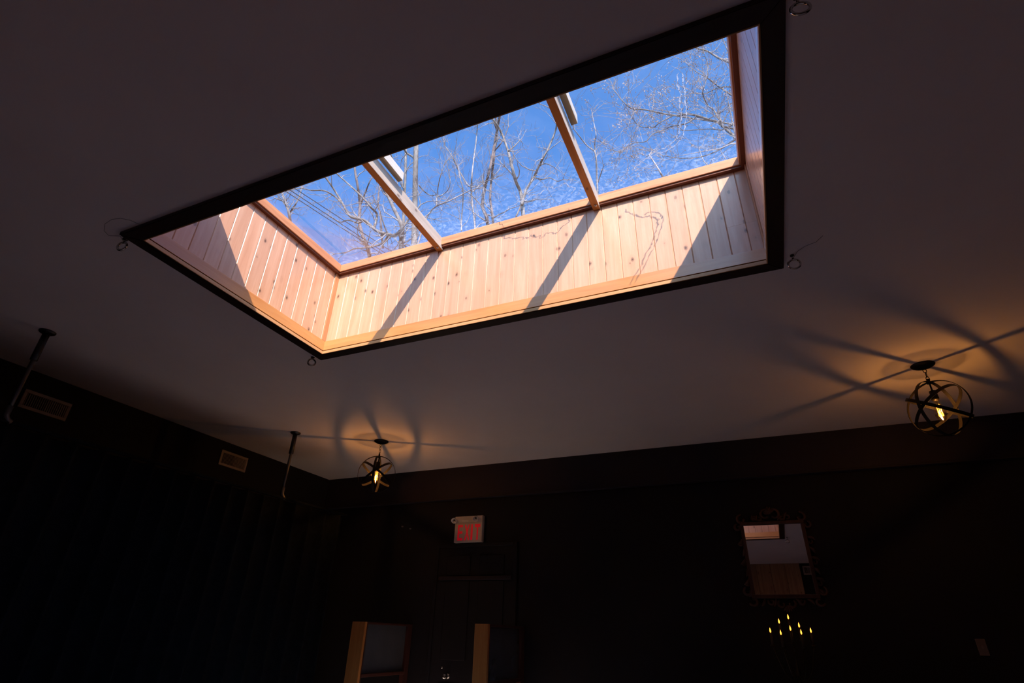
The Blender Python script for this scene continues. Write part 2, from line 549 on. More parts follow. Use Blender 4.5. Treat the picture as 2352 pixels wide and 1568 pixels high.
for a0, a1, b0, b1, m in (((ix0, iy1), (ix1, iy1), (ox0, oy1), (ox1, oy1), CASING_X), ((ix0, iy0), (ix1, iy0), (ox0, oy0), (ox1, oy0), CASING_X),
                          ((ix0, iy0), (ix0, iy1), (ox0, oy0), (ox0, oy1), CASING_Y), ((ix1, iy0), (ix1, iy1), (ox1, oy0), (ox1, oy1), CASING_Y)):
    mitre(MB(), a0, a1, b0, b1, zl, zc).build('casing_board', m, tc_)
for a, b, m in (((X0, Y1), (X1, iy1), LIP_X), ((X0, iy0), (X1, Y0), LIP_X), ((ix0, iy0), (X0, iy1), LIP_Y), ((X1, iy0), (ix1, iy1), LIP_Y)):
    MB().box((*a, zl + 0.0005), (*b, zl + 0.021), 0.0015).build('lip_strip', m, tc_, label='pale wooden inner edge of the casing')

ta = empty('trim_3', (X0, Y0, Z(1.019)), 'orange stained apron boards around the foot of the skylight well', kind='structure')
az0, az1 = Z(1.0185), Z(1.061)
ae = 0.006
for a, b, m in (((X0 - 0.03, Y1 + ae), (X1 + 0.03, Y1 + 0.03), PINE_TRIM_X), ((X0 - 0.03, Y0 - 0.03), (X1 + 0.03, Y0 - ae), PINE_TRIM_X),
                ((X0 - 0.03, Y0 - ae), (X0 - ae, Y1 + ae), PINE_TRIM_Y), ((X1 + ae, Y0 - ae), (X1 + 0.03, Y1 + ae), PINE_TRIM_Y)):
    MB().box((*a, az0), (*b, az1), 0.0015).build('apron_board', m, ta)

# ------------------------------------------------------------------ skylight well lined with vertical boards
zt = Z(1.432)                                # top of the boards
zb = az1
BP = 0.0570 * S                              # board pitch
def plank_mesh(name, w, h, split=None):
    """local: x width, y depth (front face at y=0 looking to -y), z up from 0"""
    d, ch = 0.013, 0.0035
    prof = [(0, ch), (ch, 0), (w - ch, 0), (w, ch), (w, d), (0, d)]
    vs = [(x, y, 0) for x, y in prof] + [(x, y, h) for x, y in prof]
    n = len(prof)
    fs = [tuple(range(n))[::-1], tuple(range(n, 2*n))] + [(i, (i+1) % n, (i+1) % n + n, i + n) for i in range(n)]
    me = bpy.data.meshes.new(name)
    me.from_pydata(vs, [], fs)
    me.materials.append(PINE)
    return me
pl_full = plank_mesh('plank', BP - 0.0006, zt - zb)
pe = 0.014                                   # how far the board faces sit back from the lip
def well_wall(name, label, origin, rotz, length, start, split_last=False):
    """origin: left end of the wall's board face, boards run along local +x"""
    q = Matrix.Rotation(rotz, 4, 'Z')
    bo = q @ Vector((length / 2, 0.013, 0))
    body = MB()
    body.box((-0.03, 0.0132, zc + 0.001 - origin[2]), (length + 0.03, 0.039, Z(1.40) - origin[2]))
    for i, v in enumerate(body.v): body.v[i] = q @ v + Vector(origin)
    w = tag(body.build(name, BACKING, origin=origin), label, kind='structure')
    x = start
    while x < length - 0.002:
        x1 = min(x + BP, length)
        x0 = max(x, 0.0)
        if x1 - x0 > 0.01:
            full = abs((x1 - x0) - BP) < 1e-6
            if full and not (split_last and x1 > length - 0.075):
                p = place('plank', pl_full, Vector(origin) + q @ Vector((x0, 0, zb - origin[2])), w, (0, 0, rotz))
            elif split_last and x1 > length - 0.075:
                zs = Z(1.172)
                m1 = plank_mesh('plank', x1 - x0 - 0.0006, zs - zb - 0.0006)
                m2 = plank_mesh('plank', x1 - x0 - 0.0006, zt - zs)
                place('plank', m1, Vector(origin) + q @ Vector((x0, 0, zb - origin[2])), w, (0, 0, rotz))
                place('plank', m2, Vector(origin) + q @ Vector((x0, 0, zs - origin[2])), w, (0, 0, rotz))
            else:
                place('plank', plank_mesh('plank', x1 - x0 - 0.0006, zt - zb), Vector(origin) + q @ Vector((x0, 0, zb - origin[2])), w, (0, 0, rotz))
        x += BP
    return w
off_far = ((-0.2735 * S - (X0 - pe)) % BP) - BP
well_wall('wall_skylight_far', 'far side of the skylight well lined with sunlit knotty boards', (X0 - pe, Y1 + pe, zl), 0, X1 - X0 + 2*pe, off_far, True)
off_left = ((0.9634 * S - (Y0 - pe)) % BP) - BP
well_wall('wall_skylight_left', 'left side of the skylight well lined with knotty boards half in shadow', (X0 - pe, Y0 - pe, zl), R(90), Y1 - Y0 + 2*pe, off_left)
well_wall('wall_skylight_right', 'right side of the skylight well, boards in lilac shade', (X1 + pe, Y1 + pe, zl), R(-90), Y1 - Y0 + 2*pe, -0.03)
well_wall('wall_skylight_near', 'near side of the skylight well, boards seen only in the mirror', (X1 + pe, Y0 - pe, zl), R(180), X1 - X0 + 2*pe, -0.05)

ts = empty('trim_4', (X0, Y1, zb), 'darker corner strips where the skylight boards meet', kind='structure')
for cx_, cy_ in ((X0 - pe, Y1 + pe), (X1 + pe, Y1 + pe), (X0 - pe, Y0 - pe), (X1 + pe, Y0 - pe)):
    sx_ = 1 if cx_ < -1 else -1; sy_ = -1 if cy_ > 1.8 else 1
    w = 0.036
    MB().box((cx_, cy_, zb), (cx_ + sx_*0.008, cy_ + sy_*w, Z(1.399)), 0.002).build('corner_strip', STRIP, ts)

# ------------------------------------------------------------------ skylight glazing: curb, rafters, panes
zg = Z(1.4415)
win = empty('window_1', ((X0 + X1)/2, (Y0 + Y1)/2, Z(1.40)), 'skylight glazing on a cedar curb with two rafters', kind='structure')
ce = -0.018                                  # curb overhangs the boards inwards
cz0, cz1 = Z(1.402), zg - 0.004
for a, b, m in (((X0 - 0.06, Y1 + ce), (X1 + 0.06, Y1 + 0.06), CURB_X), ((X0 - 0.06, Y0 - 0.06), (X1 + 0.06, Y0 - ce), CURB_X),
                ((X0 - 0.06, Y0 - ce), (X0 - ce, Y1 + ce), CURB_Y), ((X1 + ce, Y0 - ce), (X1 + 0.06, Y1 + ce), CURB_Y)):
    MB().box((*a, cz0), (*b, cz1), 0.003).build('curb_board', m, win)
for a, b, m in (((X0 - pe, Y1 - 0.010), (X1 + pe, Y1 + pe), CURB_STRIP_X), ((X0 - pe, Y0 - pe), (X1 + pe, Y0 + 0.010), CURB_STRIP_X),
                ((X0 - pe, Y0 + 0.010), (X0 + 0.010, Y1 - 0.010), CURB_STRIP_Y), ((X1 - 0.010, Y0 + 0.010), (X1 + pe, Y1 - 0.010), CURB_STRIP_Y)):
    MB().box((*a, Z(1.3945)), (*b, cz0 - 0.0005), 0.001).build('shadow_strip', m, win, label='dark strip under the curb, toned as its shade')  # brown strip whose dark stain includes the shade band below the curb
for (ra, rb), lab in (((-1.019, -0.993), 1), ((-0.360, -0.334), 2)):
    rz = Z(1.385)
    rf = MB().box((ra*S, Y0 - 0.012, rz), (rb*S, Y1 + 0.012, zg - 0.005), 0.002).build('rafter', RAFTER, win, origin=(ra*S, Y0, rz))
    rf.data.materials.append(WEATHERED)
    for pg in rf.data.polygons:                     # varnished underside, bare weathered sides
        if pg.normal.z > -0.5: pg.material_index = 1
    cl = MB().box((rb*S + 0.001, Y0 - 0.05, zg + 0.0075), (rb*S + 0.036, 1.158*S, zg + 0.068), 0.002).build('cleat', CLEAT, rf, label='short wooden cleat beside the rafter')
    cl.data.materials.append(WEATHERED)
    for pg in cl.data.polygons:
        if pg.normal.z > -0.5: pg.material_index = 1
    bo = MB()
    cx_, cy_ = (ra + rb)/2*S + 0.004, Y1 - 0.03
    bo.lathe([(0.0001, -0.008), (0.006, -0.008), (0.008, -0.003), (0.008, 0.001)], (cx_, cy_, rz), 10)
    bo.build('bolt', CHROME, rf)
pane_x = [X0 - 0.04, -1.006*S, -0.347*S, X1 + 0.04]
for i in range(3):
    MB().box((pane_x[i] + 0.0005, Y0 - 0.05, zg), (pane_x[i+1] - 0.0005, Y1 + 0.04, zg + 0.006)).build('pane', GLAZING, win, label='dusty clear glazing pane')

# thin wavy ridges added on the glazing, their shadows imitating refracted sun lines below
def shadow_ridge_mat():
    m = Mat('milky_shadow_ridge')
    tr = m.n('ShaderNodeBsdfTransparent')
    tl = m.n('ShaderNodeBsdfTranslucent'); tl.inputs[0].default_value = (0.42, 0.42, 0.46, 1)
    mx = m.n('ShaderNodeMixShader'); mx.inputs[0].default_value = 0.55
    m.l(tr.outputs[0], mx.inputs[1]); m.l(tl.outputs[0], mx.inputs[2]); m.l(mx.outputs[0], m.o.inputs[0])
    return m.m
SHADOW_RIDGE = shadow_ridge_mat()
def shadow_line(path, width, seed, rag, shift=0.0):
    rng = random.Random(seed)
    pts = []
    for px, py in path:
        w = at_y(px, py, Y1 + pe)
        t = (zg + 0.0066 - w.z) / -SUN_DIR.z
        pts.append(w - SUN_DIR * t)
    sm = catmull(pts, 7)
    m_ = len(sm); q = []
    for i, p in enumerate(sm):
        q.append(p + Vector((rng.uniform(-rag, rag), rng.uniform(-rag, rag), 0)))
    q = catmull(q, 2); m_ = len(q)
    vs = []
    for i in range(m_):
        t = (q[min(i+1, m_-1)] - q[max(i-1, 0)]); t.z = 0; t.normalize()
        sd = Vector((-t.y, t.x, 0))
        w = width * (0.8 + 0.45*math.sin(i*0.61 + seed)*math.sin(i*0.23)) * min(1, i/4 + 0.2, (m_-1-i)/4 + 0.2)
        c = q[i] + sd*shift*min(1, i/5 + 0.1)
        vs += [c - sd*w/2, c + Vector((0, 0, 0.0016)), c + sd*w/2]
    fs = []
    for i in range(m_ - 1):
        for k in range(2):
            fs.append((i*3 + k, (i+1)*3 + k, (i+1)*3 + k + 1, i*3 + k + 1))
        fs.append((i*3 + 2, (i+1)*3 + 2, (i+1)*3, i*3))
    MB().add(vs, fs, True).build('shadow_ridge', SHADOW_RIDGE, win, label='milky wavy ridge added on the glazing to throw shadow lines')
shadow_line([(1129, 514), (1146, 533), (1166, 548), (1185, 546), (1204, 548), (1223, 541), (1242, 544), (1261, 535), (1277, 535), (1290, 522), (1306, 509), (1303, 497)], 0.0065, 3, 0.008)
S2 = [(1435, 480), (1457, 488), (1480, 495), (1499, 493), (1512, 499), (1515, 512), (1508, 538), (1499, 563), (1486, 585), (1477, 608), (1461, 633), (1451, 656)]
shadow_line(S2, 0.0075, 5, 0.004, -0.009)
shadow_line(S2[2:], 0.0065, 6, 0.004, 0.014)

# ------------------------------------------------------------------ eye bolts by the casing corners
def eye_bolt(px, py, zring, ring_r, wire_r, rot, label, wire=None):
    p = at_z(px, py, zc)
    root = empty('eye_bolt', p, label, 'eye bolt', 'eye bolts around the skylight')
    zr = Z(zring)
    MB().tube([p, (p.x, p.y, zr + ring_r*0.9)], wire_r * 0.95, 10).build('shank', CHROME, root)
    MB().lathe([(0.0001, -0.004), (wire_r*2.2, -0.004), (wire_r*2.2, 0.0)], p, 12).build('washer', DARKSTEEL, root)
    a = Vector((math.cos(rot), math.sin(rot), 0)); b = Vector((0, 0, 1))
    c = Vector((p.x, p.y, zr))
    MB().tube([c + (a*math.cos(t) + b*math.sin(t))*ring_r for t in [2*math.pi*k/28 for k in range(28)]], wire_r, 8, closed=True).build('ring', CHROME, root)
    if wire:
        MB().tube([at_z(x, y, zc - 0.004 - 0.012*abs(math.sin(i*1.3))) if i else Vector((p.x, p.y, zc - 0.02)) for i, (x, y) in enumerate(wire)], 0.0009, 5).build('wire', CABLE, root, label='thin dark wire twisted round the bolt')
    return root
eye_bolt(288, 549, 0.9855, 0.0225, 0.0055, R(18), 'steel eye bolt at the pointed left corner of the skylight casing',
         [(288, 552), (276, 542), (250, 541), (239, 530), (241, 514), (256, 504), (276, 501), (300, 506), (322, 516)])
eye_bolt(718.5, 820, 0.9885, 0.0235, 0.0058, R(44), 'steel eye bolt below the lowest corner of the skylight casing')
eye_bolt(1819, 586, 0.980, 0.0255, 0.0045, R(0), 'steel eye bolt right of the casing above the right-hand pendant',
         [(1819, 588), (1832, 577), (1848, 566), (1862, 560), (1874, 556), (1890, 541)])
eye_bolt(1828, -8, 0.976, 0.0245, 0.0045, R(5), 'large steel eye bolt at the top edge beside the casing corner')

# ------------------------------------------------------------------ pendants
def pendant(px, py, zcen, rad, azs, tilt, label, power):
    p = at_z(px, py, zc)
    root = empty('orb_pendant', p, label, 'pendant light', 'strap orb pendants with filament bulbs')
    c = Vector((p.x, p.y, Z(zcen)))
    MB().lathe([(0.0001, -0.024), (0.022, -0.024), (0.05, -0.016), (0.066, -0.006), (0.068, 0.0)], p, 32).build('canopy', IRON, root)
    top = c.z + rad
    z = p.z - 0.022
    k = 0
    ll = 0.036
    while z - ll > top - 0.006:
        ax = Vector((1, 0, 0)) if k % 2 == 0 else Vector((0, 1, 0))
        cc = Vector((p.x, p.y, z - ll/2))
        MB().tube([cc + ax*0.009*math.cos(t) + Vector((0, 0, 1))*(ll/2)*math.sin(t) for t in [2*math.pi*j/14 for j in range(14)]], 0.0022, 6, closed=True).build('chain_link', IRON, root)
        z -= ll - 0.006
        k += 1
    MB().lathe([(0.0001, top - c.z + 0.02), (0.008, top - c.z + 0.018), (0.009, top - c.z - 0.006), (0.016, top - c.z - 0.008), (0.016, top - c.z - 0.014), (0.005, top - c.z - 0.016), (0.005, 0.10), (0.0001, 0.10)], c, 16).build('stem', IRON, root)
    for i, a in enumerate(azs):
        h = Vector((math.cos(R(a)), math.sin(R(a)), 0))
        MB().band(c, h, Vector((0, 0, 1)), rad - 0.003*i, 0.020, 0.0028).build('strap_ring', IRON, root)
    for i, (na, ne) in enumerate(tilt):              # slanting rings, given by the azimuth and height of their axis
        a = Vector((-math.sin(R(na)), math.cos(R(na)), 0))
        n_ = Vector((math.cos(R(na))*math.cos(R(ne)), math.sin(R(na))*math.cos(R(ne)), math.sin(R(ne))))
        MB().band(c, a, n_.cross(a), rad - 0.0065 - 0.003*i, 0.020, 0.0028).build('strap_ring', IRON, root)
    MB().lathe([(0.0001, 0.115), (0.019, 0.112), (0.021, 0.06), (0.017, 0.05), (0.0001, 0.05)], c, 20).build('socket', IRON, root)
    bulb = MB().lathe([(0.013, 0.055), (0.014, 0.035), (0.024, 0.005), (0.031, -0.025), (0.030, -0.05), (0.020, -0.075), (0.008, -0.088), (0.0001, -0.09)], c, 24).build('bulb', BULB_GLASS, root, label='amber glass filament bulb')
    fl = MB()
    for k in range(6):
        g = 2*math.pi*k/6; g2 = g + math.pi/6
        fl.tube([c + Vector((0.010*math.cos(g), 0.010*math.sin(g), 0.022)), c + Vector((0.0125*math.cos(g2), 0.0125*math.sin(g2), -0.052))], 0.0016, 5)
    fl.tube([c + Vector((0.0125*math.cos(2*math.pi*k/16), 0.0125*math.sin(2*math.pi*k/16), -0.052)) for k in range(16)], 0.0014, 5, closed=True)
    fl.build('filament', FILAMENT, bulb)
    ld = bpy.data.lights.new('filament_glow', 'POINT')
    ld.energy = power
    ld.color = (1.0, 0.48, 0.13)
    ld.shadow_soft_size = 0.012
    lo = bpy.data.objects.new('filament_glow', ld)
    C.objects.link(lo)
    lo.parent = root
    lo.location = c + Vector((0, 0, -0.02)) - p
    return root
pendant(2119, 838, 0.827, 0.178, (44, -38), ((-40, 57), (147, 52)), 'larger looking orb pendant by the right edge with lit bulb', 3.8)
pendant(876, 1013, 0.815, 0.170, (31, 117), ((38, 56), (-147, 51)), 'smaller looking orb pendant hanging left above the exit sign', 4.5)

# ------------------------------------------------------------------ curtain rail and curtain on the left
XP = -2.40 * S
zp = Z(0.655)
rail = empty('curtain_rail', (XP, 1.6*S, zp), 'steel curtain rail hung from the ceiling on two rods at left', 'curtain rail')
for yy in (0.97, 2.254):
    xr = -2.436*S if yy < 1 else -2.362*S
    p = Vector((xr, yy*S, zc))
    MB().lathe([(0.0001, -0.016), (0.030, -0.016), (0.044, -0.008), (0.046, 0.0)], p, 24).build('ceiling_flange', DARKSTEEL, rail)
    rod = MB().tube([p, (xr, yy*S, zp + 0.02)], 0.0125, 12).build('hanger_rod', STEEL, rail)
    MB().tube([p - Vector((0, 0, 0.01)), p - Vector((0, 0, 0.20))], 0.020, 14).build('sleeve', DARKSTEEL, rod)
    MB().tube([(xr, yy*S, zp + 0.07), (xr, yy*S, zp + 0.012), (xr + 0.006, yy*S + 0.015, zp - 0.012), (xr + 0.006, yy*S + 0.035, zp - 0.02)], 0.0165, 12).build('elbow', STEEL, rail)
dx = (-2.362 + 2.436) * S / ((2.254 - 0.97) * S)
def rail_x(y): return -2.436*S + (y - 0.97*S) * dx
MB().tube([(rail_x(WYF + 0.1) + 0.006, WYF + 0.1, zp - 0.02), (rail_x(WYB - 0.72) + 0.006, WYB - 0.72, zp - 0.02)], 0.013, 12).build('pipe', CURTAIN, rail)
mb = MB()
random.seed(4)
ny = 420; ya, yb = WYF + 0.15, WYB - 0.75
rows = 9
vs = []
for j in range(rows):
    f = j / (rows - 1)
    z = (zp - 0.04) * (1 - f) + 0.02 * f
    for i in range(ny):
        y = ya + (yb - ya) * i / (ny - 1)
        ph = y * 2*math.pi / 0.17 + 1.1*math.sin(y * 2.3) + 0.3*f*math.sin(y*5)
        amp = 0.028 + 0.03*f + 0.012*math.sin(y * 3.1)
        vs.append((rail_x(y) + 0.006 + amp*math.sin(ph), y + 0.02*math.cos(ph), z))
fs = [(j*ny + i, j*ny + i + 1, (j+1)*ny + i + 1, (j+1)*ny + i) for j in range(rows - 1) for i in range(ny - 1)]
mb.add(vs, fs, True)
cur = mb.build('stage_curtain', CURTAIN)
sol = cur.modifiers.new('thickness', 'SOLIDIFY'); sol.thickness = 0.004
tag(cur, 'black pleated curtain hanging along the left wall', 'curtain')

# ------------------------------------------------------------------ wall registers
def register(ya, yb, za, zb_, label, wall='left'):
    """on the left wall between y ya..yb (units) and z; or on the front wall"""
    if wall == 'left':
        q = Matrix(((0, 1, 0), (1, 0, 0), (0, 0, 1))).to_4x4()
        org = Vector((WXL, (ya + yb)/2*S, (Z(za) + Z(zb_))/2)); w = (yb - ya)*S; h = (zb_ - za)*S
        fx = lambda a, b, c: org + Vector((b, a, c))
    else:
        org = Vector(((ya + yb)/2*S, WYF, (Z(za) + Z(zb_))/2)); w = (yb - ya)*S; h = (zb_ - za)*S
        fx = lambda a, b, c: org + Vector((a, b, c))
    root = empty('air_register', org, label, 'air vent', 'white wall registers')
    def bx(a, b, name, m, bev=0.0):
        mb = MB().box(a, b, bev)
        mb.v = [fx(v.x, v.y, v.z) for v in mb.v]
        return mb.build(name, m, root)
    bx((-w/2, 0, -h/2), (w/2, 0.003, h/2), 'backing', GRILLE_DARK)
    fr = 0.022
    bx((-w/2, 0.001, h/2 - fr), (w/2, 0.012, h/2), 'frame_bar', GRILLE, 0.002)
    bx((-w/2, 0.001, -h/2), (w/2, 0.012, -h/2 + fr), 'frame_bar', GRILLE, 0.002)
    bx((-w/2, 0.001, -h/2 + fr), (-w/2 + fr, 0.012, h/2 - fr), 'frame_bar', GRILLE, 0.002)
    bx((w/2 - fr, 0.001, -h/2 + fr), (w/2, 0.012, h/2 - fr), 'frame_bar', GRILLE, 0.002)
    n = int((w - 2*fr) / 0.0135)
    for k in range(n):
        x = -w/2 + fr + (k + 0.5) * (w - 2*fr) / n
        s = 0.0035 if x < 0.0 else 0.006                    # one half of the louvres is turned flatter
        bx((x - s/2, 0.003, -h/2 + fr), (x + s/2, 0.009, h/2 - fr), 'louvre', GRILLE)
    return root
register(1.176, 1.374, 0.838, 0.923, 'shadowed air register above the curtain by the left edge of the picture')
register(2.228, 2.428, 0.869, 0.959, 'pale air register between the two hanger rods near the corner')
register(0.362, 0.445, 0.893, 0.982, 'small pale register reflected at the right edge of the mirror', wall='front')

# ------------------------------------------------------------------ exit sign
def exit_sign():
    x0, x1 = -1.812*S, -1.612*S
    z0, z1 = 0.530*S + EYE, 0.692*S + EYE
    yf = WYB - 0.045
    # re-measured on the sign's own front plane
    k = yf / WYB
    x0 *= k; x1 *= k; z0 = EYE + (z0 - EYE)*k; z1 = EYE + (z1 - EYE)*k
    root = empty('exit_sign', ((x0 + x1)/2, WYB, z0), 'white exit sign with red letters and two emergency lamp heads', 'exit sign')
    zs = z0 + (z1 - z0)*0.74
    MB().box((x0, yf, z0), (x1, WYB, z1), 0.004).build('housing', SIGN, root)
    MB().box((x0 + 0.004, yf - 0.003, z0 + 0.006), (x1 - 0.004, yf + 0.002, zs - 0.003), 0.001).build('face_plate', SIGN, root)
    MB().box((x0 + 0.002, yf - 0.006, zs), (x1 - 0.002, yf + 0.002, z1 - 0.002), 0.002).build('battery_cover', SIGN, root)
    W_ = x1 - x0
    for i in range(2):
        MB().box((x0 + W_*0.26, yf - 0.0066, zs + 0.022 - i*0.009), (x0 + W_*0.50, yf - 0.0058, zs + 0.026 - i*0.009)).build('rating_line', PRINT, root)
    lz0, lz1 = z0 + 0.020, zs - 0.018
    xs_ = (0.13, 0.37, 0.60, 0.74); ws_ = (0.18, 0.19, 0.065, 0.19)
    for ch, xa, wa in zip('EXIT', xs_, ws_):
        cu = bpy.data.curves.new('letter', 'FONT')
        cu.body = ch
        cu.extrude = 0.004
        cu.offset = 0.030 if ch in 'XT' else 0.012
        cu.size = 1.0
        to = bpy.data.objects.new('letter', cu)
        C.objects.link(to)
        dg = bpy.context.evaluated_depsgraph_get()
        me = bpy.data.meshes.new_from_object(to.evaluated_get(dg))
        bpy.data.objects.remove(to)
        bx = [v.co.x for v in me.vertices]; by = [v.co.y for v in me.vertices]
        lx, hx, ly, hy = min(bx), max(bx), min(by), max(by)
        ox = x0 + W_*xa
        for v in me.vertices:
            v.co = Vector(((v.co.x - lx)/(hx - lx)*W_*wa, -0.0035 - v.co.z*0.15, (v.co.y - ly)/(hy - ly)*(lz1 - lz0)))
        me.materials.clear()
        me.materials.append(RED)
        o = bpy.data.objects.new('letter', me)
        C.objects.link(o)
        o.parent = root
        o.location = Vector((ox, yf - 0.001, lz0)) - root.location
    for xx, zz in ((x0 - 0.006, zs + 0.026), (x0 + W_*0.76, zs + 0.034)):
        c = Vector((xx + 0.012, yf - 0.035, zz))
        d = Vector((0.18, -0.75, -0.62)).normalized()
        qn = d.to_track_quat('Z', 'Y')
        hm = MB().lathe([(0.0001, -0.03), (0.012, -0.03), (0.018, -0.018), (0.026, 0.008), (0.028, 0.012), (0.025, 0.012), (0.013, -0.008), (0.0001, -0.010)], (0, 0, 0), 24)
        hm.v = [c + qn @ v for v in hm.v]
        head = hm.build('lamp_head', REFLECT, root, label='round chrome emergency lamp head')
        bm_ = MB().lathe([(0.0001, 0.006), (0.006, 0.004), (0.008, -0.003), (0.005, -0.010)], (0, 0, 0), 14)
        bm_.v = [c + qn @ v for v in bm_.v]
        bm_.build('lamp_bulb', DARKSTEEL, head)
        MB().tube([c + qn @ Vector((0.0268*math.cos(t), 0.0268*math.sin(t), 0.0125)) for t in [2*math.pi*k/24 for k in range(24)]], 0.0022, 6, closed=True).build('rim', REFLECT, head)
        MB().tube([c - d*0.025, (c.x + 0.004, yf - 0.002, zz)], 0.007, 10).build('bracket', SIGN, root)
exit_sign()

# ------------------------------------------------------------------ door, hooks and switch on the end wall
def door():
    x0, x1 = -1.905*S, -1.385*S
    zt_ = Z(0.50)
    root = empty('door_1', ((x0 + x1)/2, WYB, 0), 'black painted door under the exit sign between the glazed partitions', kind='structure')
    cwid = 0.035
    MB().box((x0, WYB - 0.012, 0.005), (x1, WYB, zt_), 0.002).build('leaf', BLACK, root)
    for (a, b) in ((0.12, 0.80), (0.98, Z(0.305)), (Z(0.335), zt_ - 0.08)):
        for (u0, u1) in ((x0 + 0.10, (x0 + x1)/2 - 0.05), ((x0 + x1)/2 + 0.05, x1 - 0.10)):
            MB().box((u0, WYB - 0.020, a), (u1, WYB - 0.012, b), 0.006).build('panel', BLACK, root)
    for a, b in (((x0 - cwid, WYB - 0.025, 0), (x0, WYB, zt_ + cwid)), ((x1, WYB - 0.025, 0), (x1 + cwid, WYB, zt_ + cwid)), ((x0, WYB - 0.025, zt_), (x1, WYB, zt_ + cwid))):
        MB().box(a, b, 0.006).build('door_casing', BLACK, root)
    MB().box((x0 + 0.02, WYB - 0.030, Z(0.309)), (x1 - 0.02, WYB - 0.01, Z(0.331)), 0.005).build('rail_moulding', PLUM, root)
    k = at_y(1022, 1553, WYB - 0.06)
    kb = MB().lathe([(0.0001, -0.030), (0.014, -0.027), (0.025, -0.012), (0.027, 0.0), (0.023, 0.014), (0.010, 0.024), (0.008, 0.05)], (0, 0, 0), 20)
    kb.v = [k + Vector((v.x, v.z, v.y)) for v in kb.v]
    kn = kb.build('door_knob', KNOB_GLASS, root, label='clear glass door knob')
    rs = MB().lathe([(0.0001, 0.0), (0.022, 0.0), (0.024, -0.006), (0.0001, -0.006)], (0, 0, 0), 20)
    rs.v = [Vector((k.x, WYB - 0.012, k.z)) + Vector((v.x, v.z, v.y)) for v in rs.v]
    rs.build('rose', CHROME, root)
    p = at_y(1015, 1532.5, WYB - 0.014)
    ds = MB().lathe([(0.0001, -0.006), (0.008, -0.005), (0.010, 0.0)], (0, 0, 0), 12)
    ds.v = [p + Vector((v.x, v.z, v.y)) for v in ds.v]
    ds.build('glint_button', CHROME, root)  # chrome dot added in place of a glint by the knob
door()

for (px, py), lab in (((925, 1209), 'tiny steel hook on the dark wall, nearer the pendant'), ((943, 1214), 'tiny steel hook on the dark wall, nearer the exit sign')):
    p = at_y(px, py, WYB - 0.001)
    h = empty('wall_hook', p, lab, 'hook', 'hooks left of the exit sign')
    pl = MB().lathe([(0.0001, 0.002), (0.008, 0.002), (0.009, 0.0)], (0, 0, 0), 12)
    pl.v = [p + Vector((v.x, -v.z, v.y)) for v in pl.v]
    pl.build('plate', STEEL, h)
    MB().tube([p, p + Vector((0, -0.012, 0)), p + Vector((0, -0.022, -0.008)), p + Vector((0, -0.024, 0.004))], 0.003, 8).build('hook', STEEL, h)

p = at_y(2256, 1486, WYB)
sw = empty('switch_plate', p, 'small dull light switch plate on the wall low at right', 'light switch')
MB().box((p.x - 0.028, WYB - 0.006, p.z - 0.05), (p.x + 0.028, WYB, p.z + 0.05), 0.003).build('plate', plain('switch_plastic', (0.16, 0.13, 0.12), 0.5), sw)
MB().box((p.x - 0.005, WYB - 0.014, p.z - 0.010), (p.x + 0.005, WYB - 0.005, p.z + 0.012), 0.002).build('toggle', plain('toggle_plastic', (0.2, 0.17, 0.15), 0.5), sw)

# ------------------------------------------------------------------ glazed partitions
def partition(xl, xr, label):
    ya, yb = 2.745*S, WYB - 0.001
    x0, x1 = xl*S, xr*S
    zt_, zsill = Z(0.062), Z(-0.183)
    root = empty('glazed_partition', ((x0 + x1)/2, (ya + yb)/2, 0), label, 'partition', 'glazed wooden partitions beside the door')
    MB().box((x0, ya, 0), (x1, ya + 0.03, zt_), 0.003).build('front_post', POST, root)
    MB().box((x1 - 0.045, ya + 0.03, 0), (x1, ya + 0.045, zt_), 0.002).build('front_stop', MAHOG, root)
    MB().box((x1 - 0.045, yb - 0.075, 0), (x1, yb, zt_), 0.003).build('rear_post', MAHOG, root)
    MB().box((x1 - 0.045, ya + 0.045, zt_ - 0.018), (x1, yb - 0.075, zt_), 0.002).build('top_rail', MAHOG, root)
    MB().box((x1 - 0.055, ya + 0.030, zsill - 0.025), (x1 + 0.012, yb - 0.075, zsill), 0.003).build('sill', MAHOG, root)
    MB().box((x1 - 0.028, ya + 0.045, zsill), (x1 - 0.022, yb - 0.075, zt_ - 0.018)).build('pane', PANE_GREY, root, label='dim grey glass pane')
partition(-2.144, -2.057, 'glazed partition with orange post left of the dark door')
partition(-1.389, -1.313, 'glazed partition with orange post and paler pane right of the dark door')

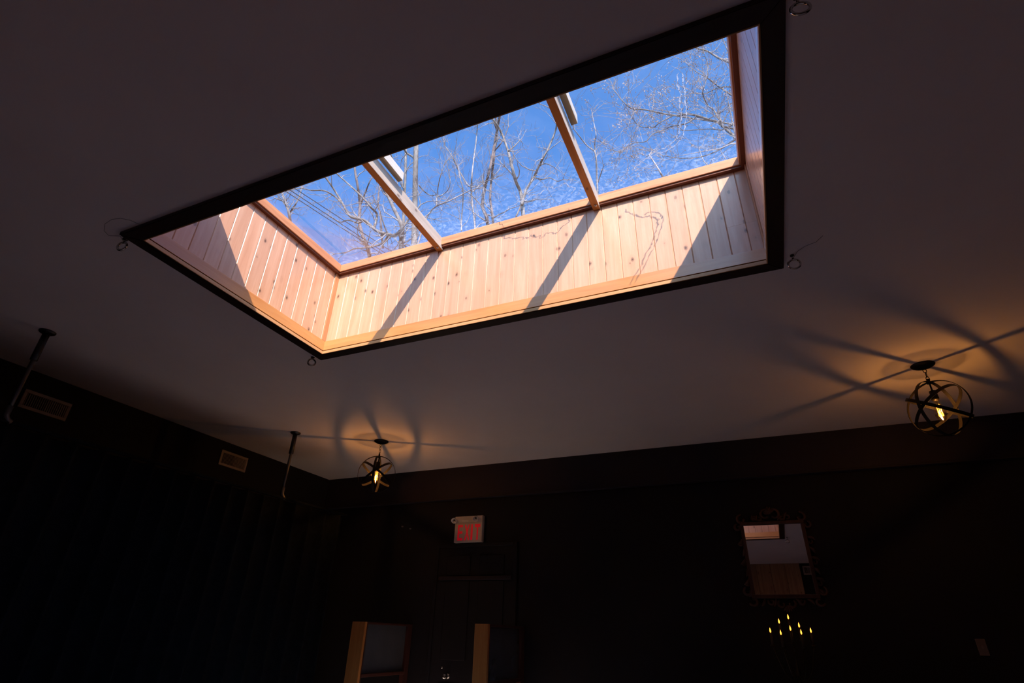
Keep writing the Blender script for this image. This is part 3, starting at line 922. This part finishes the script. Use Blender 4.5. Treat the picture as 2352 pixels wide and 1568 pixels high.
# ------------------------------------------------------------------ mirror in a carved frame
def wall_mirror():
    gx0, gx1, gz0, gz1 = -0.072*S, 0.198*S, Z(0.224), Z(0.553)
    cx_, cz_ = (gx0 + gx1)/2, (gz0 + gz1)/2
    w, h = gx1 - gx0, gz1 - gz0
    root = empty('wall_mirror', (cx_, WYB - 0.03, gz0), 'tall mirror in a dark carved scrollwork frame', 'mirror')
    base = Vector((cx_, WYB - 0.030, gz0))
    def P(x, z, y=0.0): return base + Vector((x, y, z))      # frame space: x from centre, z from glass foot
    MB().box(P(-w/2 - 0.005, -0.005, 0.0), P(w/2 + 0.005, h + 0.005, 0.006)).build('glass', MIRROR, root, label='silvered mirror glass')
    root.rotation_euler = (R(-1.55), 0, 0)
    fw_ = 0.028
    for a, b in ((P(-w/2 - fw_, h, -0.012), P(w/2 + fw_, h + fw_, 0.012)), (P(-w/2 - fw_, -fw_, -0.012), P(w/2 + fw_, 0, 0.012)),
                 (P(-w/2 - fw_, 0, -0.012), P(-w/2, h, 0.012)), (P(w/2, 0, -0.012), P(w/2 + fw_, h, 0.012))):
        MB().box(a, b, 0.005).build('frame_rail', FRAME, root)
    def scroll(cx, cz, r, a0, turns, grow=0.35, thick=0.010, name='scroll'):
        pts = []; rd = []
        n = int(18*abs(turns)) + 6
        for i in range(n + 1):
            f = i / n
            rr = r*(1 - (1 - grow)*f)
            t = a0 + 2*math.pi*turns*f
            pts.append(P(cx + rr*math.cos(t), cz + rr*math.sin(t), -0.004))
            rd.append(thick*(0.55 + 0.6*math.sin(math.pi*(0.15 + 0.8*f))))
        mb = MB().tube(pts, rd, 8)
        mb.lathe([(0.0001, -thick*1.1), (thick*0.9, -thick*0.5), (thick*1.1, 0), (thick*0.9, thick*0.5), (0.0001, thick*1.1)], pts[-1], 10)
        mb.build(name, FRAME, root)
    def leaf(x, z, ang, ln, wd):
        d = Vector((math.cos(ang), 0, math.sin(ang))); s = Vector((-d.z, 0, d.x))
        vs = []; n = 6
        for i in range(n + 1):
            f = i / n
            ww = wd*math.sin(math.pi*(0.08 + 0.9*f))**0.8
            q = P(x, z, -0.006) + d*ln*f + s*wd*0.5*math.sin(f*2.4)
            for k in (-1, -0.4, 0.4, 1):
                vs.append(q + s*ww*k*0.5 + Vector((0, -0.012*(1 - k*k)*math.sin(math.pi*min(1, f + .1)), 0)))
        fs = [(i*4 + k, i*4 + k + 1, i*4 + k + 5, i*4 + k + 4) for i in range(n) for k in range(3)]
        m_ = len(vs)
        vs += [v + Vector((0, 0.008, 0)) for v in vs]
        fs += [tuple(q + m_ for q in f[::-1]) for f in fs]
        rim = [i*4 for i in range(n + 1)] + [n*4 + 1, n*4 + 2] + [i*4 + 3 for i in range(n, -1, -1)] + [2, 1]
        fs += [(rim[i], rim[(i+1) % len(rim)], rim[(i+1) % len(rim)] + m_, rim[i] + m_) for i in range(len(rim))]
        MB().add(vs, fs, True).build('carved_leaf', FRAME, root)
    ht = h + fw_
    for s in (-1, 1):
        A = lambda t: t if s > 0 else math.pi - t
        # crest C-scrolls and shell
        scroll(s*0.034, ht + 0.052, 0.044, A(R(100)), -s*0.62, 0.55, 0.009)
        scroll(s*0.085, ht + 0.026, 0.026, A(R(60)), -s*0.9, 0.3, 0.009)
        scroll(s*0.128, ht + 0.022, 0.024, A(R(170)), -s*0.7, 0.4, 0.008)
        leaf(s*0.10, ht + 0.008, A(R(55)), 0.065, 0.022)
        leaf(s*0.05, ht + 0.004, A(R(25)), 0.06, 0.018)
        scroll(s*(w/2 + 0.010), ht + 0.022, 0.040, A(R(95)), -s*0.75, 0.45, 0.010)
        scroll(s*(w/2 + fw_ + 0.018), ht - 0.040, 0.030, A(R(80)), -s*0.85, 0.4, 0.009)
        # side foliage
        for k in range(6):
            z = h*0.80 - k*h*0.145
            leaf(s*(w/2 + fw_ - 0.004), z, A(R(-62 if k % 2 else -35)), 0.062, 0.026)
            if k % 2 == 0:
                scroll(s*(w/2 + fw_ + 0.014), z - 0.040, 0.017, A(R(60)), -s*0.75, 0.4, 0.006)
        # lower corners and foot
        scroll(s*(w/2 + fw_ + 0.022), 0.020, 0.034, A(R(70)), -s*0.7, 0.5, 0.009)
        scroll(s*(w/2 + 0.016), -fw_ - 0.022, 0.036, A(R(-20)), -s*0.7, 0.4, 0.009)
        scroll(s*0.105, -fw_ - 0.024, 0.026, A(R(30)), -s*0.85, 0.35, 0.008)
        scroll(s*0.036, -fw_ - 0.040, 0.030, A(R(60)), -s*0.7, 0.5, 0.008)
        leaf(s*0.150, -fw_ - 0.004, A(R(-50)), 0.060, 0.022)
        leaf(s*0.070, -fw_ - 0.002, A(R(-60)), 0.062, 0.020)
    for k in range(7):
        leaf(0, ht + 0.060, R(90 + (k - 3)*22), 0.062 - abs(k - 3)*0.005, 0.020)
    for k in range(5):
        leaf(0, -fw_ - 0.050, R(-90 + (k - 2)*25), 0.048, 0.018)
wall_mirror()

# ------------------------------------------------------------------ candelabrum on a console table under the mirror
tx0, tx1, ty0, ty1 = -0.62, 0.80, WYB - 0.46, WYB - 0.03
tb = empty('console_table', ((tx0 + tx1)/2, (ty0 + ty1)/2, 0), 'black console table below the mirror carrying the candelabrum', 'table')
TBL = wood('ebonised_wood', (0.016, 0.012, 0.011), (0.010, 0.008, 0.007), 'X', knots=False)
MB().box((tx0, ty0, 0.68), (tx1, ty1, 0.715), 0.006).build('table_top', TBL, tb)
MB().box((tx0 + 0.04, ty0 + 0.03, 0.58), (tx1 - 0.04, ty1 - 0.03, 0.68), 0.003).build('frieze', TBL, tb)
for xx in (tx0 + 0.05, tx1 - 0.05):
    for yy in (ty0 + 0.04, ty1 - 0.04):
        MB().tube([(xx, yy, 0.58), (xx, yy, 0.0)], [0.026, 0.016], 12).build('leg', TBL, tb)
yc = 3.05 * S
fl_px = [(1769, 1447, 0.0), (1789, 1426, 0.06), (1810, 1416, 0.0), (1835, 1435, 0.06), (1862, 1447, 0.0), (1840, 1451, -0.07), (1815, 1442, -0.08), (1793, 1452, -0.07)]
flp = [at_y(a, b, yc + dy) for a, b, dy in fl_px]
cc = Vector((sum(q.x for q in flp)/8, yc - 0.01, 0.715))
cd = empty('candelabrum', cc, 'eight-light candelabrum with glowing amber flames below the mirror', 'candelabrum')
MB().lathe([(0.0001, 0.0), (0.085, 0.0), (0.085, 0.012), (0.05, 0.025), (0.018, 0.05), (0.012, 0.12), (0.022, 0.15), (0.012, 0.17), (0.010, 0.28), (0.02, 0.30), (0.009, 0.32), (0.008, 0.36), (0.0001, 0.37)], cc, 24).build('stem', BRASS, cd)
for q in flp:
    top = q - Vector((0, 0, 0.099))
    a = Vector((cc.x, cc.y, cc.z + 0.30))
    pts = []
    for i in range(13):
        f = i/12
        hz = Vector((a.x + (top.x - a.x)*f, a.y + (top.y - a.y)*f, 0))
        zz = a.z + (top.z - a.z)*(f**2) - 0.07*math.sin(math.pi*f)
        pts.append((hz.x, hz.y, zz))
    MB().tube(pts, 0.0045, 8).build('arm', BRASS, cd)
    MB().lathe([(0.0001, -0.004), (0.013, -0.003), (0.017, 0.006), (0.010, 0.004), (0.010, 0.0)], top, 16).build('drip_pan', BRASS, cd)
    ca = MB().lathe([(0.0001, 0.0), (0.0085, 0.0), (0.0085, 0.082), (0.0001, 0.084)], top, 12).build('candle', WAX, cd)
    MB().lathe([(0.0001, 0.083), (0.0042, 0.087), (0.0056, 0.095), (0.0042, 0.104), (0.0018, 0.112), (0.0001, 0.117)], top, 12).build('flame', FLAME, ca)

# ------------------------------------------------------------------ outside: ground, trees, cables
tag(MB().box((-60, -40, -0.5), (60, 70, -0.3)).build('ground', SOIL), 'leaf covered ground outside the building', kind='structure')

def wander(rng, s): return Vector((rng.uniform(-s, s), rng.uniform(-s, s), rng.uniform(-s, s)))
def grow(rng, mb, p, d, ln, r, lvl, maxl, tips=None):
    n = max(3, int(ln / (0.16 if lvl < 3 else 0.10)))
    n = min(n, 9)
    pts = [p.copy()]; rd = [r]
    q = p.copy(); d = d.normalized()
    for i in range(n):
        d = (d + wander(rng, 0.34) + Vector((0, 0, 0.10))).normalized()
        q = q + d * (ln / n)
        pts.append(q.copy()); rd.append(max(0.0022, r*(1 - 0.75*(i + 1)/n)))
    mb.tube(pts, rd, 5 if lvl < 2 else (4 if lvl < 3 else 3), cap=False)
    if tips is not None and lvl >= 2: tips.append(pts[-1])
    if lvl >= maxl: return
    k = rng.randint(2, 5) if lvl < 2 else rng.randint(1, 4)
    for j in range(k):
        i = rng.randint(1, n)
        t = (pts[i] - pts[i-1]).normalized()
        sd = t.cross(wander(rng, 1.0)).normalized()
        nd = t * rng.uniform(0.5, 1.0) + sd * rng.uniform(0.5, 1.0)
        grow(rng, mb, pts[i], nd, ln * rng.uniform(0.38, 0.68), max(0.0024, rd[i]*0.62), lvl + 1, maxl, tips)

def tree(name, label, seed, Y, limbs, mat, twigmat, root_from=0, kids=1.0, kidlen=1.0, seeds=0, trunk=None, maxl=3):
    """limbs: (pixel polyline from base to tip, width at base px, at tip px, depth offset m)"""
    rng = random.Random(seed)
    tm = MB(); bm_ = MB(); tips = []
    k_px = 1.0 / FPX
    foot = None
    for li_, (pl, w0, w1, dy) in enumerate(limbs):
        pts = [at_y(a, b, Y + dy + 0.25*math.sin(i*1.7 + seed)) for i, (a, b) in enumerate(pl)]
        dep = (pts[0] - Vector((0, 0, EYE))).dot(CF)
        r0, r1 = w0*0.5*dep*k_px, w1*0.5*dep*k_px
        sm = catmull(pts)
        m_ = len(sm)
        rd = [r0 + (r1 - r0)*i/(m_ - 1) for i in range(m_)]
        if li_ == root_from and trunk is None:
            b = sm[0]
            foot = Vector((b.x + 0.1, b.y, -0.3))
            ex = [foot.lerp(b, f) for f in (0, 0.1, 0.4, 0.75)]
            sm2 = ex + sm; rd2 = [r0*2.2, r0*1.7, r0*1.4, r0*1.15] + rd
        elif trunk is not None:
            tp = Vector(trunk)
            tz = max(2.0, sm[0].z - 0.55*(Vector((tp.x, tp.y, 0)) - Vector((sm[0].x, sm[0].y, 0))).length)
            j = Vector((tp.x, tp.y, tz))
            sm2 = [j, j.lerp(sm[0], 0.35) + Vector((0, 0, 0.06)), j.lerp(sm[0], 0.7)] + sm; rd2 = [r0*1.5, r0*1.3, r0*1.12] + rd
        else:
            sm2, rd2 = sm, rd
        tm.tube(sm2, rd2, 10 if w0 > 8 else 7)
        L = sum((sm[i+1] - sm[i]).length for i in range(m_ - 1))
        nk = int(L * 2.1 * kids)
        for _ in range(nk):
            i = rng.randint(1, m_ - 1)
            t = (sm[i] - sm[i-1]).normalized()
            sd = t.cross(wander(rng, 1.0)).normalized()
            nd = t*rng.uniform(0.3, 1.0) + sd*rng.uniform(0.6, 1.0) + Vector((0, 0, 0.15))
            f = i/(m_ - 1)
            grow(rng, bm_, sm[i], nd, kidlen*rng.uniform(0.45, 1.5)*(1.0 - 0.35*f), max(0.0035, min(rd[i]*0.5, 0.02)), 1, maxl, tips)
        # the limb's own tip goes on as twigs
        if w1 < 6:
            for _ in range(3):
                grow(rng, bm_, sm[-1], (sm[-1] - sm[-2]).normalized() + wander(rng, 0.5), kidlen*rng.uniform(0.5, 1.1), max(0.004, r1*0.8), 1, maxl, tips)
    if trunk is not None:
        tp = Vector(trunk)
        foot = Vector((tp.x, tp.y, -0.3))
        n = 14
        tm.tube([foot.lerp(tp, i/(n-1)) + Vector((0.05*math.sin(i*1.1), 0.05*math.cos(i*0.9), 0)) for i in range(n)], [0.17*(1 - 0.7*i/(n-1)) for i in range(n)], 12)
    root = empty(name, foot, label, 'tree', 'bare trees above the skylight')
    tm.build('trunk_and_limbs', mat, root)
    tw = bm_.build('twigs', twigmat, root); tw['kind'] = 'stuff'
    if seeds:
        sb = MB()
        rng.shuffle(tips)
        for p in tips[:seeds]:
            for _ in range(rng.randint(3, 6)):
                c = p + wander(rng, 0.045) - Vector((0, 0, 0.02))
                d = (wander(rng, 1.0) + Vector((0, 0, -0.7))).normalized(); s = d.orthogonal().normalized()
                ln, wd = rng.uniform(0.02, 0.045), rng.uniform(0.006, 0.012)
                n_ = d.cross(s)
                sb.add([c, c + d*ln*0.5 + s*wd, c + d*ln, c + d*ln*0.5 - s*wd, c + d*ln*0.5 + n_*0.004, c + d*ln*0.5 - n_*0.004],
                       [(0,1,4),(1,2,4),(2,3,4),(3,0,4),(1,0,5),(2,1,5),(3,2,5),(0,3,5)])
        so = sb.build('seed_clusters', SEED, root); so['kind'] = 'stuff'
    return root

tree('bare_tree', 'thick straight grey trunk just right of the left rafter', 11, 9.0,
     [([(951, 600), (952, 540), (953, 470), (954, 400), (956, 330), (958, 250)], 16, 12, 0),
      ([(954, 372), (948, 360), (935, 352), (925, 338)], 6, 4, 0.1),
      ([(962, 425), (975, 440), (990, 449), (1002, 447)], 3, 2, -0.1)], BARK_GREY, BARK_PALE, kids=0.35, kidlen=0.8)
tree('bare_tree', 'thin pale trunk close behind the thick grey trunk', 12, 11.0,
     [([(923, 590), (926, 530), (928, 470), (931, 400), (932, 330), (930, 260)], 8, 6, 0),
      ([(929, 440), (921, 410), (908, 380), (897, 352)], 5, 3, 0.2)], BARK_GREY, BARK_PALE, kids=0.5, kidlen=0.9)
tree('bare_tree', 'gnarled old tree with tangled limbs at the left end of the glass', 13, 7.6,
     [([(920, 590), (921, 560), (923, 521), (905, 480), (892, 452), (880, 432), (868, 410), (850, 372)], 11, 5, 0),
      ([(922, 528), (908, 541), (891, 538), (874, 534), (859, 525), (837, 506), (805, 497), (789, 471), (776, 449), (757, 420), (738, 395)], 9, 4, -0.1),
      ([(859, 525), (866, 493), (852, 476), (840, 461), (815, 436), (776, 401), (755, 380)], 6, 3, 0.15),
      ([(789, 471), (770, 452), (745, 438), (715, 437), (690, 432), (668, 436)], 4, 2, -0.2),
      ([(837, 506), (822, 512), (800, 505), (782, 510), (765, 500)], 4, 2, 0.2),
      ([(925, 522), (938, 505), (950, 492), (966, 470)], 6, 3, -0.2),
      ([(893, 538), (880, 556), (853, 567), (815, 571), (796, 579), (770, 583)], 5, 2, -0.3)], BARK_GREY, BARK_PALE, kids=1.1, kidlen=0.85)
tree('bare_tree', 'slim upright tree crossed by the power lines', 14, 10.0,
     [([(849, 590), (845, 572), (834, 544), (825, 508), (827, 471), (822, 430), (815, 388), (812, 340)], 9, 5, 0),
      ([(880, 570), (877, 545), (874, 500), (868, 460), (874, 420)], 5, 3, 0.4),
      ([(828, 470), (840, 440), (850, 415), (862, 395)], 4, 2, 0.2)], BARK_BROWN, BARK_PALE, kids=0.9, kidlen=0.9)
tree('bare_tree', 'hazy grey tree in the far left corner of the glass', 15, 12.0,
     [([(668, 520), (664, 490), (655, 465), (647, 440), (640, 410)], 7, 4, 0),
      ([(657, 470), (650, 462), (640, 458), (632, 455)], 4, 2, 0),
      ([(664, 490), (678, 470), (688, 450), (695, 420)], 4, 2, 0.3)], BARK_GREY, BARK_PALE, kids=1.3, kidlen=0.9)
tree('bare_tree', 'twin stemmed brown tree standing mid glass', 16, 9.0,
     [([(1121, 520), (1117, 497), (1108, 471), (1114, 430), (1121, 403), (1127, 378), (1134, 340), (1142, 296), (1150, 255)], 8, 6, 0),
      ([(1133, 515), (1130, 484), (1126, 455), (1129, 407), (1134, 368), (1137, 337), (1143, 300), (1139, 270)], 6, 5, 0.3),
      ([(1142, 300), (1135, 281), (1128, 262), (1120, 245)], 5, 3, 0.1),
      ([(1137, 345), (1150, 330), (1160, 312), (1168, 290)], 3, 2, -0.1)], BARK_BROWN, BARK_PALE, kids=0.8, kidlen=0.85)
tree('bare_tree', 'forked tree with two spreading stems left of the right rafter', 17, 8.2,
     [([(1202, 510), (1201, 481), (1196, 442), (1185, 417), (1175, 379), (1167, 347), (1153, 308), (1137, 280), (1120, 262)], 10, 5, 0),
      ([(1199, 470), (1207, 439), (1226, 407), (1239, 379), (1250, 358), (1261, 337), (1277, 296), (1281, 262)], 7, 4, -0.15),
      ([(1185, 498), (1195, 475), (1203, 450)], 4, 3, 0.1),
      ([(1239, 379), (1256, 376), (1274, 385)], 3, 1.5, 0),
      ([(1226, 407), (1245, 412), (1262, 408), (1280, 416), (1293, 412)], 3, 1.5, 0.2),
      ([(1168, 347), (1182, 335), (1194, 322)], 4, 2, -0.1)], BARK_GREY, BARK_PALE, kids=1.0, kidlen=0.9)
tree('bare_tree', 'white barked sapling left of the twin stems', 18, 8.6,
     [([(1091, 530), (1090, 509), (1083, 449), (1084, 404), (1088, 366), (1094, 320), (1097, 280)], 5, 3, 0),
      ([(1084, 430), (1073, 423), (1054, 391), (1038, 359), (1022, 335)], 4, 2, 0.1),
      ([(1086, 440), (1100, 428), (1112, 418), (1128, 412)], 3, 1.5, -0.1)], BARK_PALE, BARK_PALE, kids=1.2, kidlen=0.85)
tree('bare_tree', 'low branching pale shrub tree beside the left rafter foot', 19, 7.4,
     [([(960, 560), (980, 500), (1000, 475), (1030, 462), (1056, 449), (1083, 436), (1110, 430)], 4, 2, 0),
      ([(1003, 474), (1004, 445), (1010, 410), (1020, 380)], 3, 2, 0.1),
      ([(1003, 452), (1020, 445), (1032, 430), (1034, 412)], 2.5, 1.5, -0.1),
      ([(1060, 530), (1060, 506), (1064, 442), (1057, 410), (1052, 380)], 3.5, 2, 0.3)], BARK_PALE, BARK_PALE, kids=1.3, kidlen=0.75)
tree('bare_tree', 'slender tree just right of the right rafter', 20, 9.5,
     [([(1374, 470), (1371, 405), (1368, 354), (1358, 342), (1346, 332), (1330, 312), (1318, 296)], 5, 2, 0),
      ([(1368, 360), (1366, 330), (1369, 310), (1365, 287), (1360, 262)], 3, 1.5, 0.2),
      ([(1373, 420), (1380, 400), (1386, 382)], 3, 1.5, 0)], BARK_PALE, BARK_PALE, kids=1.2, kidlen=0.75)
tree('bare_tree', 'broken pale stem rising at the foot of the right pane', 21, 8.0,
     [([(1528, 420), (1520, 402), (1506, 378), (1491, 356)], 5, 3, 0),
      ([(1640, 420), (1628, 385), (1614, 365), (1606, 340)], 3, 1.5, 0.2)], BARK_PALE, BARK_PALE, kids=0.9, kidlen=0.5)
tree('seeding_tree', 'near tree reaching in from the right with pale seed clusters', 22, 6.0,
     [([(1720, 345), (1697, 322), (1668, 297), (1649, 281), (1626, 274), (1585, 262), (1547, 265), (1483, 252), (1451, 249), (1429, 230), (1410, 207)], 8, 2, 0),
      ([(1730, 165), (1687, 147), (1652, 134), (1626, 118), (1604, 112), (1590, 104)], 7, 2.5, 0.2),
      ([(1660, 290), (1648, 268), (1639, 252), (1626, 242), (1614, 215), (1620, 191), (1626, 153), (1618, 125)], 4, 1.5, -0.2),
      ([(1730, 245), (1687, 223), (1658, 204), (1649, 198), (1623, 178), (1600, 165), (1580, 150)], 4, 1.5, 0.1),
      ([(1720, 196), (1687, 199), (1652, 201), (1623, 214), (1610, 216)], 3, 1.5, -0.1),
      ([(1725, 305), (1687, 322), (1652, 344), (1610, 360), (1560, 363), (1520, 356)], 4, 1.5, 0.2),
      ([(1600, 268), (1575, 284), (1543, 290), (1528, 297), (1499, 308), (1483, 325), (1454, 329), (1426, 348), (1406, 344)], 3, 1.5, -0.15),
      ([(1547, 265), (1515, 282), (1499, 293), (1470, 290), (1455, 275)], 3, 1.5, 0.1),
      ([(1730, 300), (1690, 286), (1660, 298), (1630, 296), (1600, 298), (1570, 300)], 3.5, 1.5, 0.3)], BARK_GREY, BARK_PALE,
     kids=1.7, kidlen=0.62, seeds=420, trunk=(3.4, 6.6, 9.5))

# power cables beyond the left end of the skylight
for (a, b), lab in ((((677.5, 432.8), (850, 545.6)), 'uppermost of three black power lines seen at the left'),
                    (((671, 439.5), (832, 546.5)), 'middle of three black power lines seen at the left'),
                    (((671, 449), (813.5, 542)), 'lowest of three black power lines seen at the left')):
    A = at_z(*a, 9.2); B = at_z(*b, 9.2)
    d = (B - A).normalized()
    pts = []
    for i in range(41):
        t = -14 + 28*i/40
        pts.append(A + d*t + Vector((0, 0, 0.0012*t*t)))
    o = MB().tube(pts, 0.008, 6).build('power_line', CABLE)
    tag(o, lab, 'cable', 'power lines across the sky')
